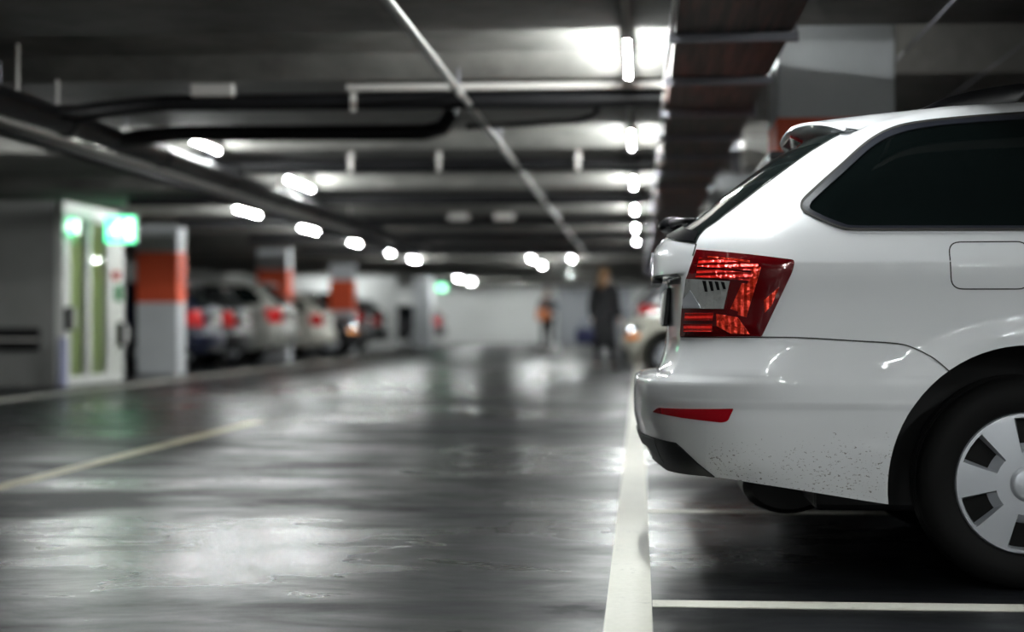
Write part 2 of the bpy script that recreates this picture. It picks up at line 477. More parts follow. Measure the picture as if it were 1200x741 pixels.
# ------------------------------------------------------------------ wheel
def hub_cover(bm, R, nh=6, a0=27, out=-1, depth=.03, mi=0, md=1):
    """polar height field with wedge openings; out = direction the face looks along y"""
    half = 14.5; bev = 3.0; angs = []
    for k in range(nh):
        c = a0+k*360/nh
        for d in (-half-bev*0, -half+bev, -half/2, 0, half/2, half-bev, half): angs.append(c+d)
        nxt = 360/nh-2*half
        for j in (1,2,3): angs.append(c+half+nxt*j/4)
    rad = [0,.08,.16,.235,.25,.262,.34,.42,.44,.56,.64,.74,.84,.90,.925,.97,1.0]
    def st(r, a):
        k = round((a-a0)/(360/nh)); da = abs(a-a0-k*360/nh)
        base = .012*(1-r*r)+.004
        if r < .25: base = .018*(1-(r/.25)**2*.35)+.006
        if r > .98: base -= .012
        hole = .44 < r+.001 and r < .925 and da <= half+.01
        if not hole: return base, 0
        inn = (.55 <= r <= .901) and da <= half-bev+.01
        return (base-depth, 1) if inn else (base, 0)
    rings = []
    for r in rad:
        ring = []
        for a in angs:
            h, q = st(r, a); t = math.radians(a)
            ring.append((bm.verts.new((R*r*math.cos(t), out*h, R*r*math.sin(t))), q))
        rings.append(ring)
    n = len(angs)
    for i in range(len(rings)-1):
        for k in range(n):
            q = [rings[i][k], rings[i][(k+1)%n], rings[i+1][(k+1)%n], rings[i+1][k]]
            f = bm.faces.new([x[0] for x in q]); f.material_index = md if all(x[1] for x in q) else mi
    return bm
def wheel(parent, x, y, z, R=.319, rim=.216, side=-1, detail=True):
    w = empty('wheel', None, None); w.parent = parent; w.location = (x, y, z)
    del w['kind']
    s = side; n = 72 if detail else 28
    k = R/.319
    prof = [(rim*.97, .095*s),(rim*1.0, .106*s),(rim*1.06,.112*s),(rim*1.2,.117*s),(rim*1.32,.113*s),(R*.965,.098*s),(R*.99,.085*s),(R,.06*s)]
    if detail:
        for g in (.055,.02,-.015,-.05): prof += [(R,(g-.0)*s),(R-.007,(g-.003)*s),(R-.007,(g-.009)*s),(R,(g-.012)*s)]
    prof += [(R,-.06*s),(R*.97,-.095*s),(rim*1.2,-.11*s),(rim*.97,-.10*s)]
    bm = lathe_y(bmesh.new(), prof, n, 0, True); recalc(bm)
    obj('tyre', bm, M['rubber'], w, smooth=True, angle=.6)
    bm = lathe_y(bmesh.new(), [(rim*.99,.10*s),(rim*.93,.04*s),(rim*.9,.0),(0,.0)], n); recalc(bm)
    obj('rim', bm, M['hubdark'], w, smooth=True, angle=.6)
    bm = hub_cover(bmesh.new(), rim*.985 if detail else rim*.95, 6, 27, out=s); recalc(bm)
    bmesh.ops.translate(bm, verts=bm.verts, vec=(0, .098*s, 0))
    hc = obj('hub_cover', bm, [M['hub'], M['hubdark']], w, smooth=True, angle=.5)
    if detail:
        bm = lathe_y(bmesh.new(), [(0,.031*s),(rim*.1,.0305*s),(rim*.18,.028*s),(rim*.225,.024*s),(rim*.24,.014*s)], 40); recalc(bm)
        bmesh.ops.translate(bm, verts=bm.verts, vec=(0, .098*s, 0))
        obj('hub_cap', bm, M['hub'], hc, smooth=True)
    return w

# ------------------------------------------------------------------ hero car
HY = 6.0
car = Car()
hero = empty('estate_car', 'white estate car with red tail lamp and silver wheel cover parked in the nearest bay', 'car', (0,HY,0))
me = car.body([M['paint_hero'], M['plastic'], M['plastic']])
body = bpy.data.objects.new('body', me); link(body, hero)
def px(p):                      # where the sight line of a photo pixel meets the skin: (x, z)
    d = ray(*p); t = 4.6
    def ins(t):
        q = Vector((0,0,HC))+d*t; h = car.half(q.x, q.z) if q.z < ZROOF(q.x)-.001 else None
        return h is not None and abs(q.y-HY) < h
    while not ins(t):
        t += .004
        if t > 7: raise ValueError('misses the car %s' % (p,))
    a, b = t-.004, t
    for _ in range(14):
        c = (a+b)/2
        if ins(c): b = c
        else: a = c
    q = Vector((0,0,HC))+d*b
    return (q.x, q.z)
near = lambda a, b: car.side_pt(a, b, -1)
far = lambda a, b: car.side_pt(a, b, 1)
both = (('n', near), ('f', far))
# quarter window: outline of the frame's outer edge, inner edge = glass
def spl(P_, n=5):
    out = []
    for i in range(len(P_)-1):
        p0, p1, p2, p3 = (Vector(P_[max(0,min(len(P_)-1,j))]) for j in (i-1,i,i+1,i+2))
        for k in range(n):
            t = k/n; out.append(tuple(.5*((2*p1)+(p2-p0)*t+(2*p0-5*p1+4*p2-p3)*t*t+(3*p1-p0-3*p2+p3)*t**3)))
    return out+[tuple(P_[-1])]
qo = spl([(962,258),(943,249),(940,240),(948,229),(985,196),(1018,167),(1048,151),(1085,143.5),(1140,138),(1199,134)])[5:]
qi = spl([(968,255),(952,247.5),(949.5,242),(956,233),(990,202),(1022,173.5),(1050,158.5),(1086,150),(1140,144.5),(1199,140.5)])[5:]
QO = [px(p) for p in qo]; QI = [px(p) for p in qi]
bo = [px(p) for p in spl([(1199,270),(1060,270),(1000,269.7),(985,267.5),(962,258.5),(943,249)])[:-1]]
bi = [px(p) for p in spl([(1199,265.5),(1060,265.5),(1002,265.3),(988,263),(968,255.5),(952,247.5)])[:-1]]
ztop = lambda x, d: ZROOF(x)-d
outer = None
zo, zi = QO[-1][1], QI[-1][1]; zlo, zli = bo[0][1], bi[0][1]
dO, dI = ZROOF(QO[-1][0])-zo, ZROOF(QI[-1][0])-zi
outer = QO + [(x, ztop(x, dO)) for x in (1.4,1.8,2.2,2.5)] + [(2.72, 1.37), (3.0,1.235), (3.22,1.10), (3.05,zlo), (2.2,zlo), (1.6,zlo)] + bo
inner = QI + [(x, ztop(x, dI)) for x in (1.4,1.8,2.2,2.5)] + [(2.70, 1.355), (2.97,1.225), (3.15,1.105), (3.02,zli), (2.2,zli), (1.6,zli)] + bi
for nm, f in both:
    patch('window_trim', outer, f, M['trim'], hero, off=.006, step=.018, hole=inner, skirt=.008)
    ribbon('window_seal', outer+[outer[0]], f, M['gap'], hero, width=.007, off=.0068)
# glass panes split by the pillars
def clip(poly, x0, x1):
    def cut(P_, x, keep):
        out = []
        for i in range(len(P_)):
            a, b = P_[i-1], P_[i]; ia, ib = keep(a[0]), keep(b[0])
            if ia != ib: t = (x-a[0])/(b[0]-a[0]); out.append((x, a[1]+t*(b[1]-a[1])))
            if ib: out.append(b)
        return out
    return cut(cut(poly, x0, lambda v_: v_ >= x0), x1, lambda v_: v_ <= x1)
for nm, f in both:
    for x0, x1, lab in ((-1,1.36,'quarter_window'), (1.43,2.18,'door_window'), (2.27,3.3,'door_window')):
        patch(lab, clip(inner, x0, x1), f, M['glass_dark'], hero, off=.002, step=.03, skirt=.004)
    patch('window_pillar', [(1.35,zlo),(1.44,zlo),(1.44,ztop(1.44,dO)),(1.35,ztop(1.35,dO))], f, M['trim'], hero, off=.0035, step=.03)
    patch('window_pillar', [(2.17,zlo),(2.28,zlo),(2.28,ztop(2.28,dO)),(2.17,ztop(2.17,dO))], f, M['trim'], hero, off=.0035, step=.03)
# tail lamps
lp = rounded([(817,293),(932,305),(929,318),(893,394.5),(798,394.5),(800,362),(805,327)], [0,5,4,2,2,0,0])
LP = [px(p) for p in lp]
for nm, f in both:
    tl = patch('tail_lamp', LP, f, M['lamp_dark'], hero, off=.004, step=.012, bulge=.004)
    P2 = lambda l: [px(p) for p in l]
    for poly, mm, n_ in ((P2([(822,303),(890,310),(889,318),(820,313)]),'lamp_red','reflector'),
                     (P2([(820,315),(884,320),(880,329),(818,325)]),'lamp_red','reflector'),
                     (P2([(884,312),(893,313),(876,372),(866,369)]),'lamp_redv','reflector'),
                     (P2([(871,332),(880,333),(868,366),(858,362)]),'lamp_redv','reflector'),
                     (P2([(806,367),(838,367),(837,376),(804,376)]),'lamp_red','reflector'),
                     (P2([(804,380),(837,380),(836,389),(804,389)]),'lamp_red','reflector'),
                     (P2([(842,368),(866,372),(880,392),(858,391),(842,382)]),'lamp_redv','reflector'),
                     (P2([(896,352),(914,336),(905,358),(897,367)]),'lamp_redv','reflector'),
                     (P2([(806.5,327),(857,329.5),(850,362),(802.5,362)]),'lamp_clear','indicator_lens')):
        patch(n_, poly, f, M[mm], tl, off=.0095, step=.012, skirt=.003)
    for k_ in range(4):
        x_ = 826+k_*7; patch('louvre', P2([(x_,329+k_*.4),(x_+4,329.5+k_*.4),(x_+6,342-k_),(x_+3,342-k_)]), f, M['hubdark'], tl, off=.0105, step=.012, skirt=.002)
    patch('bulb_seat', P2([(803,352),(812,340),(824,361),(803,361.5)]), f, M['hub'], tl, off=.0102, step=.012, skirt=.002)
    patch('lamp_ridge', P2([(832,301),(880,306.5),(880,308.5),(832,303)]), f, M['lamp_redv'], tl, off=.010, step=.012, skirt=.002)
# fog reflectors low in the bumper
RF = [px(p) for p in rounded([(765,483),(772,478),(860,479),(853,494),(846,495.5),(800,490)], [2,2,2,3,3,2])]
for nm, f in both:
    patch('bumper_reflector', RF, f, M['reflector'], hero, off=.003, step=.015, bulge=.002)
# black lower apron of the bumper
AP = [px(p) for p in ((766,513),(792,519),(799,525),(818,543),(838,559))]
zb = lambda x: ZB(x)+.004
APr = AP + [(x, zb(x)) for x in (.20,.15,.12,.09)] + [(AP[0][0], zb(AP[0][0]))]
for nm, f in both: patch('bumper_apron', APr, f, M['plastic'], hero, off=.005, step=.014)
ya = car.half(AP[0][0], AP[0][1])
ap_top = AP[0][1]
patch('bumper_apron', [(-ya-.02, .350),(-ya-.02,ap_top),(-.3,ap_top+.004),(.3,ap_top+.004),(ya+.02,ap_top),(ya+.02,.350),(.4,.392),(-.4,.392)], car.rear_pt, M['plastic'], hero, off=.006, step=.03)
# fuel flap and panel gaps
FL = [px(p) for p in rounded([(1111,284),(1199,283.5),(1199.5,339),(1113,339)], 0)]
x0, x1 = FL[0][0], FL[0][0]+.232
fz0, fz1 = FL[3][1], FL[0][1]
fr = rounded([(x0,fz1),(x1,fz1+.001),(x1,fz0),(x0+.006,fz0)], .035, 6)
ribbon('fuel_flap_gap', fr+[fr[0]], near, M['gap'], hero, width=.0038)
patch('fuel_flap', rounded([(x0+.003,fz1-.003),(x1-.003,fz1-.002),(x1-.003,fz0+.003),(x0+.009,fz0+.003)], .033, 6), near, M['paint_hero'], hero, off=.0006, step=.02, skirt=0)
gap = [px(p) for p in ((893,395.5),(940,396),(1000,399.5),(1052,403),(1075,410),(1095,421),(1113,436))]
gate = [px(p) for p in ((816,286),(812,300),(804,330),(799,360),(797.5,393))]
gate2 = [px(p) for p in ((797.5,395),(850,395.5),(893,395.5))]
for nm, f in both:
    ribbon('bumper_gap', spl(gap), f, M['gap'], hero, width=.0035, off=.0045)
    ribbon('bumper_gap', gate2, f, M['gap'], hero, width=.0035)
    ribbon('tailgate_gap', gate[:2], f, M['gap'], hero, width=.004)
    # door shut lines further forward
    ribbon('door_gap', [(1.52,1.06),(1.53,.95),(1.60,.75),(1.72,.5),(1.75,.24)], f, M['gap'], hero)
    ribbon('door_gap', [(2.25,1.06),(2.25,.6),(2.24,.24)], f, M['gap'], hero)
    ribbon('door_gap', [(3.2,1.03),(3.28,.8),(3.27,.5),(3.25,.24)], f, M['gap'], hero)
    for xx in (1.62, 2.36):
        bm = bmesh.new(); p0, n0 = f(xx, .93); p1, _ = f(xx+.2, .935)
        s_ = -1 if f is near else 1
        tube(bm, [p0+Vector((0,0,0)), p0+Vector((.02,.035*s_,0)), p1+Vector((-.02,.035*s_,0)), p1], .013, 10)
        obj('door_handle', bm, M['paint_hero'], hero, smooth=True)
# rear window: between the two pillar edges
ge = [px(p) for p in ((816,285),(850,252),(900,214),(950,178),(984,158))]
gy = [(-abs(car.half(*p)), p[1]) for p in ge]
# a row of outline points (y, z)
GL = [(0, 1.112)] + gy + [(0, min(1.448, gy[-1][1]+.045))] + [(-y, z) for y, z in gy[::-1]]
patch('rear_window', GL, car.rear_pt, M['glass_rear'], hero, off=.004, step=.03, skirt=.008)
patch('rear_window_band', [(gy[0][0]+.01, gy[0][1]+.003),(0,1.108),(-gy[0][0]-.01,gy[0][1]+.003),(-gy[0][0]-.04,gy[0][1]+.035),(0,1.145),(gy[0][0]+.04,gy[0][1]+.035)], car.rear_pt, M['black_gloss'], hero, off=.0065, step=.03)
# roof spoiler
def surf_z(x, y):
    a, b = 1.2, 1.52
    for _ in range(22):
        c = (a+b)/2; h = car.half(x, c) if c < ZROOF(x) else None
        if h is not None and h > abs(y): a = c
        else: b = c
    return a
bm = bmesh.new(); rows = []
NV = 36; VW = .635
for i in range(NV+1):
    y = -VW+2*VW*i/NV; q = abs(y)/VW
    xt = .502+.135*q**3.0; zt = 1.452-.012*q**2-.040*q**6
    xf_ = .98; zf = surf_z(xf_, y)+.0015
    row = []
    for k in range(9):
        t = k/8; x = xf_+(xt-xf_)*t; zl = zf+(zt-zf)*t
        zz = max(zl+.006*math.sin(PI*t)*(1-q**2), (surf_z(x, y)+.0015) if x > .72 else 0)
        if t > .9: zz = zt
        if x > .655:
            bl = sstep(.78, .97, q); zz = zz*(1-bl)+(surf_z(x, y)+.0004)*bl
        row.append(Vector((x, y, zz)))
    row.append(Vector((xt-.004, y, zt-.010)))
    row.append(Vector((xt+.002, y, zt-.015*(1-q**4)-.003)))
    xu = .66+.05*q**2; pu, nu = car.rear_pt(y, 1.405-.02*q**2) if q < .97 else (Vector((xt+.03,y,zt-.01)), None)
    row.append(Vector(((xt+pu.x)/2, y, (zt-.016*(1-q**4)+pu.z)/2+.006*(1-q**2))))
    row.append(Vector((pu.x+.01, y, pu.z)))
    rows.append([bm.verts.new(p) for p in row])
for a, b in zip(rows, rows[1:]):
    for k in range(len(a)-1): bm.faces.new((a[k], b[k], b[k+1], a[k+1]))
recalc(bm)
sp = obj('roof_spoiler', bm, M['paint_hero'], hero, smooth=True, angle=.8)
bm = bmesh.new(); xs_ = [-.15,-.1,-.05,0,.05,.1,.15]; prev = None
for y in xs_:
    a = bm.verts.new((.510, y, 1.438)); b = bm.verts.new((.556, y, 1.416)); c = bm.verts.new((.548, y, 1.404)); d = bm.verts.new((.508,y,1.424))
    if prev:
        for k in range(4): bm.faces.new((prev[k], prev[(k+1)%4], (a,b,c,d)[(k+1)%4], (a,b,c,d)[k]))
    else: bm.faces.new((a,b,c,d))
    prev = (a,b,c,d)
bm.faces.new(prev[::-1]); recalc(bm)
obj('brake_lamp', bm, M['tail_red'], hero)
# rear wiper: motor cover and arm
p, n_ = car.rear_pt(0, 1.125)
bm = bmesh.new()
bmesh.ops.create_uvsphere(bm, u_segments=20, v_segments=12, radius=1)
bmesh.ops.scale(bm, vec=(.046,.05,.027), verts=bm.verts)
bmesh.ops.rotate(bm, cent=(0,0,0), matrix=Matrix.Rotation(-.25, 3, 'Y'), verts=bm.verts)
bmesh.ops.translate(bm, verts=bm.verts, vec=(.108, .0, 1.138))
wp = obj('rear_wiper', bm, M['black_gloss'], hero, smooth=True)
bm = T([(.105,0,1.138),(.118,-.10,1.140),(.145,-.22,1.138),(.180,-.34,1.132)], [.016,.013,.010,.008], 8)
tube(bm, [(.112,.05,1.142),(.13,.2,1.150),(.19,.40,1.160),(.26,.55,1.165)], .007, 6)
obj('wiper_arm', bm, M['black_gloss'], wp, smooth=True)
# number plate with its frame, handle strip, badge
bm = B(.070,.082,-.26,.26,.790,.905, bev=.004)
for v_ in bm.verts: v_.co.x += (v_.co.z-.79)*.10
pl = obj('number_plate', bm, M['plate'], hero)
bm = B(.078,.094,-.268,.268,.782,.913, bev=.004)
for v_ in bm.verts: v_.co.x += (v_.co.z-.79)*.10
obj('plate_frame', bm, M['plastic'], pl)
obj('boot_handle', B(.040,.075,-.30,.30,.925,.942, bev=.005), M['plastic'], hero)
bm = bmesh.new(); lathe_y(bm, [(0,0),(.034,0),(.038,-.004),(.034,-.008),(.02,-.009),(0,-.010)], 32); recalc(bm)
bmesh.ops.rotate(bm, cent=(0,0,0), matrix=Matrix.Rotation(-PI/2, 3, 'Z'), verts=bm.verts)
bmesh.ops.translate(bm, verts=bm.verts, vec=(.046,0,1.005))
bd = obj('boot_badge', bm, M['chrome'], hero, smooth=True, angle=.5)
# roof rails
for sg in (-1, 1):
    yb = .565; bm = bmesh.new()
    top = [(.875,.0),(.95,.026),(1.05,.045),(1.2,.058),(1.5,.062),(2.0,.060),(2.35,.050),(2.5,.030),(2.6,0)]
    tp = pchip([t[0] for t in top], [t[1] for t in top])
    bt = pchip([.875,1.13,1.16,1.22,2.3,2.36,2.4,2.6], [-.02,-.02,-.01,.028,.028,0,-.02,-.02])
    prev = None
    for i in range(61):
        x = .875+1.725*i/60; zz = surf_z(x, yb)
        a = zz+tp(x); b = min(a-.004, zz+bt(x))
        ring = [bm.verts.new((x, sg*(yb+d), h)) for d, h in ((-.012,b),(.016,b),(.020,(a+b)/2),(.010,a-.002),(0,a),(-.012,a-.005))]
        if prev:
            for k in range(6): bm.faces.new((prev[k], prev[(k+1)%6], ring[(k+1)%6], ring[k]))
        else: bm.faces.new(ring)
        prev = ring
    bm.faces.new(prev[::-1]); recalc(bm)
    obj('roof_rail', bm, M['black_gloss'], hero, smooth=True, angle=.7)
# windscreen, head lamps, grille, mirrors (front end, seen only from the side)
def front_pt(y, z):
    def X(y_, z_):
        x_ = 3.0
        for _ in range(8):
            r = car.r_of(x_, z_); xf, Lf, w = PF[4](r), PF[5](r), PF[3](r)
            q = min(.999, abs(y_)/w); x_ = xf-Lf*(1-(1-q**2.5)**(1/2.5))
        return x_
    e = .005; fy = (X(y+e,z)-X(y-e,z))/(2*e); fz = (X(y,z+e)-X(y,z-e))/(2*e)
    return Vector((X(y,z), y, z)), Vector((1, -fy, -fz)).normalized()
def fpts(C_, pts): return pts
def front_end(parent, sc=(1,1,1), step=.05, paint=None):
    patch('windscreen', [(-.68,1.08),(.68,1.08),(.56,1.33),(.48,1.385),(-.48,1.385),(-.56,1.33)], front_pt, M['glass_dark'], parent, off=.004, step=.06, sc=sc)
    for sg in (-1, 1):
        hl = patch('head_lamp', rounded([(sg*.50,.66),(sg*.52,.75),(sg*.82,.80),(sg*.83,.70),(sg*.66,.64)], .02), front_pt, M['head_clear'], parent, off=.004, step=step, sc=sc)
        patch('indicator_lens', [(sg*.56,.565),(sg*.56,.635),(sg*.84,.66),(sg*.845,.58)], front_pt, M['amber'], hl, off=.008, step=step, sc=sc, label='amber indicator')
    patch('grille', rounded([(-.42,.62),(.42,.62),(.46,.74),(-.46,.74)], .02), front_pt, M['plastic'], parent, off=.006, step=step, sc=sc)
    patch('air_intake', rounded([(-.62,.32),(.62,.32),(.56,.46),(-.56,.46)], .03), front_pt, M['plastic'], parent, off=.006, step=step, sc=sc)
    for sg in (-1, 1):
        bm = bmesh.new(); bmesh.ops.create_uvsphere(bm, u_segments=16, v_segments=10, radius=1)
        bmesh.ops.scale(bm, vec=(.07,.12,.075), verts=bm.verts)
        bmesh.ops.translate(bm, verts=bm.verts, vec=(2.98*sc[0], sg*(.96)*sc[1], 1.07*sc[2]))
        tube(bm, [(3.03*sc[0],sg*.82*sc[1],1.02*sc[2]),(3.0*sc[0],sg*.92*sc[1],1.05*sc[2])], .03, 8)
        obj('door_mirror', bm, paint, parent, smooth=True)
front_end(hero, paint=M['paint_hero'])
for cx in (WX, WXF):
    for sg in (-1, 1):
        wheel(hero, cx, sg*.762, WZ, side=sg)
# dark mud flap / underbody bits
bm = B(.55,1.9,-.55,.55,.20,.30, bev=.02); obj('underbody', bm, M['plastic'], hero)
bm = lathe_y(bmesh.new(), [(0,-.3),(.12,-.3),(.15,-.26),(.15,.26),(.12,.3),(0,.3)], 32); recalc(bm)
bmesh.ops.scale(bm, vec=(1,1,.62), verts=bm.verts)
bmesh.ops.translate(bm, verts=bm.verts, vec=(.50,.15,.235))
obj('silencer', bm, M['plastic'], hero, smooth=True, angle=.6)

# ------------------------------------------------------------------ other cars
BODY_CACHE = {}
def paintm(name, col, rough=.35):
    return mat(name, col, rough, coat=.3, coat_rough=.05, spec=.25)
def parked(kind, label, paint, loc, rz, style=0, plate=True):
    sc = [(.91,.97,1.0), (.95,.99,1.09), (.86,.95,1.0)][style]
    c2 = Car(*sc)
    if style not in BODY_CACHE: BODY_CACHE[style] = c2.body([paint, M['plastic'], M['plastic']], nz=.4, nth=12, nstr=30)
    root = empty(kind, label, 'car', loc, rz)
    me = BODY_CACHE[style].copy(); me.materials.clear()
    for q in (paint, M['plastic'], M['plastic']): me.materials.append(q)
    bo_ = bpy.data.objects.new('body', me); link(bo_, root)
    gl = M['glass_dark']
    for f in (near, far):
        patch('quarter_window', clip(inner, -1, 1.36), f, gl, root, off=.006, step=.08, sc=sc)
        patch('door_window', clip(inner, 1.42, 2.18), f, gl, root, off=.006, step=.08, sc=sc)
        patch('door_window', clip(inner, 2.26, 3.3), f, gl, root, off=.006, step=.08, sc=sc)
        patch('tail_lamp', LP, f, M['tail_red'], root, off=.008, step=.04, sc=sc)
    patch('rear_window', GL, car.rear_pt, M['glass_rear'], root, off=.008, step=.06, sc=sc)
    obj('roof_spoiler', B(.47*sc[0],.80*sc[0],-.52,.52,1.425*sc[2],1.462*sc[2], bev=.012), paint, root)
    obj('number_plate', B(.045*sc[0],.09*sc[0],-.26,.26,.80*sc[2],.90*sc[2], bev=.003), M['plate'], root)
    patch('bumper_apron', [(-.6,.350),(-.62,.42),(.62,.42),(.6,.350),(.3,.392),(-.3,.392)], car.rear_pt, M['plastic'], root, off=.008, step=.06, sc=sc)
    front_end(root, sc=sc, step=.09, paint=paint)
    R = .319*min(sc[2], 1.04)
    for cx in (WX, WXF):
        for sg in (-1, 1): wheel(root, cx*sc[0], sg*.765*sc[1], R, R=R, rim=R*.66, side=sg, detail=False)
    return root
P_blue = paintm('dark_blue_paint', (.004,.006,.020)); P_grey = paintm('dark_grey_paint', (.012,.012,.013))
P_silver = paintm('silver_paint', (.24,.24,.22), .3); P_white = paintm('cream_white_paint', (.42,.41,.36))
P_black = paintm('black_paint', (.01,.01,.012)); P_black2 = paintm('black_paint_two', (.014,.013,.015))
P_mid = paintm('mid_grey_paint', (.06,.063,.068)); P_red = paintm('red_paint', (.40,.02,.015)); P_cream = paintm('white_front_paint', (.40,.39,.33))
parked('hatchback_car', 'dark blue hatchback parked directly behind the nearest orange banded column on the left', P_blue, (-7.05,28.25,0), PI, 0)
parked('hatchback_car', 'charcoal hatchback parked between the dark blue and the silver car', P_grey, (-7.15,30.85,0), PI, 2)
parked('estate_car', 'silver grey estate parked with its tail just in front of the second banded column', P_silver, (-6.85,33.6,0), PI, 1)
parked('hatchback_car', 'cream white hatchback in the left row beyond the silver car', P_white, (-7.1,39.2,0), PI, 0)
parked('hatchback_car', 'black car parked nose out at the foot of the third banded column', P_black, (-6.85-4.0,42.2,0), 0, 2)
parked('estate_car', 'black estate parked tail out just past the third banded column', P_black2, (-7.2,45.6,0), PI, 1)
parked('hatchback_car', 'dark grey hatchback parked in front of the white partition wall', P_grey, (-7.2,48.6,0), PI, 0)
parked('hatchback_car', 'black car with red tail lamp far off beyond the plain white column', P_black, (-7.2,63.2,0), PI, 0)
parked('hatchback_car', 'black car with roof spoiler parked beside the white estate', P_black2, (.15,8.5,0), 0, 1)
parked('hatchback_car', 'white car parked nose out with an amber front indicator on the right', P_cream, (-.30+4.0,24.9,0), PI, 2)
parked('hatchback_car', 'grey hatchback with red tail lamps behind the nose out white car', P_mid, (-.15,28.9,0), 0, 1)
parked('hatchback_car', 'red hatchback in the right row behind the grey hatchback', P_red, (.1,31.7,0), 0, 1)

# ------------------------------------------------------------------ garage shell
ZC = HC+1.55          # underside of the beams
ZR = HC+1.83          # slab inside the bays between beams
XL, XR, Y0, Y1 = -12.6, 6.4, -9.0, 68.0
struct('floor', B(XL,XR,Y0,Y1,-.2,0), M['floor'])
bm = bmesh.new(); PER = 4.3; st_ = 8.95
prof = [(Y0, ZC)]
k = -4
while st_+PER*k < Y1-2:
    a = st_+PER*k; b = a+1.75
    if a > Y0+.2: prof += [(a, ZC), (a+.01, ZR), (b-.22, ZR), (b, ZC)]
    k += 1
prof.append((Y1, ZC))
XM = .72
for xa, xb, zz in ((XL,XM,HC+1.68),(XM,XR,ZR)):     # shallower bays over the lane than over the parking side
    lo = [(bm.verts.new((xa,y,z if z == ZC else zz)), bm.verts.new((xb,y,z if z == ZC else zz))) for y, z in prof]
    for i_, (p, q) in enumerate(zip(lo, lo[1:])):
        f_ = bm.faces.new((p[0], q[0], q[1], p[1]))
        if prof[i_][1] > ZC or prof[i_+1][1] > ZC: f_.material_index = 1 if xa < XM else 0
for (ya_, za_), (yb2, zb2) in zip(prof, prof[1:]):
    if za_ > ZC and zb2 > ZC: bm.faces.new([bm.verts.new(c) for c in ((XM,ya_,HC+1.68),(XM,yb2,HC+1.68),(XM,yb2,ZR),(XM,ya_,ZR))])
bmesh.ops.remove_doubles(bm, verts=bm.verts, dist=1e-5)
t0, t1, t2, t3 = (bm.verts.new(c) for c in ((XL,Y0,ZR+.3),(XR,Y0,ZR+.3),(XR,Y1,ZR+.3),(XL,Y1,ZR+.3)))
bm.faces.new((t0,t1,t2,t3)); recalc(bm)
struct('ceiling', bm, [M['soffit'], M['slab']])
struct('wall_left', B(XL-.2,XL,Y0,Y1,0,ZR+.3), M['wall_grey'])
struct('wall_right', B(XR,XR+.2,Y0,Y1,0,ZR+.3), M['wall_grey'])
struct('wall_back', B(XL-.2,XR+.2,Y1,Y1+.2,0,ZR+.3), M['wall_white'])
struct('wall_front', B(XL-.2,XR+.2,Y0-.2,Y0,0,ZR+.3), M['wall_grey'])
struct('wall_partition', B(-11.2,-7.75,54,54.2,0,ZC), M['wall_white'])
tag(obj('roller_gate', B(-3.3,-.3,67.9,67.97,0,2.25), mat('gate_blue_grey', (.22,.23,.25), .5)), 'blue grey gate in the white end wall behind the two people', 'gate', kind='thing')

# columns
def column(x0, x1, y0, y1, label, band=True, zt=ZC):
    o = empty('concrete_column', label, 'column', ((x0+x1)/2,(y0+y1)/2,0))
    hx, hy = (x1-x0)/2, (y1-y0)/2
    obj('shaft', B(-hx,hx,-hy,hy,0,zt, bev=.015), M['column'], o)
    if band: obj('painted_band', B(-hx-.003,hx+.003,-hy-.003,hy+.003,1.12,1.93, bev=.015), M['orange'], o)
    return o
column(.75,1.39,9.45,10.09, 'grey column with orange band rising behind the roof of the white estate', zt=ZR)
column(.75,1.39,18.1,18.7, 'column with orange band further up the right row, below the cable tray', zt=ZR)
column(.75,1.39,26.7,27.3, 'column with orange band between the nose out white car and the grey hatchback', zt=ZR)
column(-7.86,-7.20,26.2,26.66, 'nearest orange banded column on the left, beside the lit lobby', zt=HC+1.67)
column(-7.90,-7.25,34.8,35.25, 'second orange banded column, directly behind the silver estate', zt=HC+1.67)
column(-7.98,-7.36,43.5,43.95, 'third orange banded column, above the black nose out car', zt=HC+1.67)
column(-7.60,-7.00,57.0,57.45, 'plain white column near the far end, without an orange band', band=False, zt=HC+1.67)

# road markings
def marking(label, m_, *a):
    return tag(obj('road_marking', B(*a), m_), label, 'road marking', kind='thing')
marking('wide white line running along the mouths of the right bays', M['line'], -.094,.033,-8,60,.0005,.003)
Lr = 'thin white bay line '
for y, lab in ((4.83, 'nearest thin white bay line, in front of the white estate'), (7.21, 'thin white bay line just beyond the white estate'),
             (10.2, 'thin white bay line beside the column behind the white estate'), (13.0, 'second thin bay line past the column in the right row'),
             (15.7, 'third thin bay line past the column in the right row')):
    marking(lab, M['line'], .035,5.0,y-.055,y+.055,.0005,.003)
marking('faded yellow line on the left part of the drive lane', M['line_yellow'], -3.15,-3.03,3,13.6,.0005,.003)
marking('pale line along the mouths of the left bays past the lobby', M['line'], -6.66,-6.52,8,52,.0005,.003)

# ------------------------------------------------------------------ services under the ceiling
def up(name, label, cat): return empty(name, label, cat)
def pipe(name, label, cat, pts, r, m_, n=14):
    o = tag(obj(name, T(pts, r, n), m_, smooth=True, angle=.8), label, cat, kind='thing'); return o
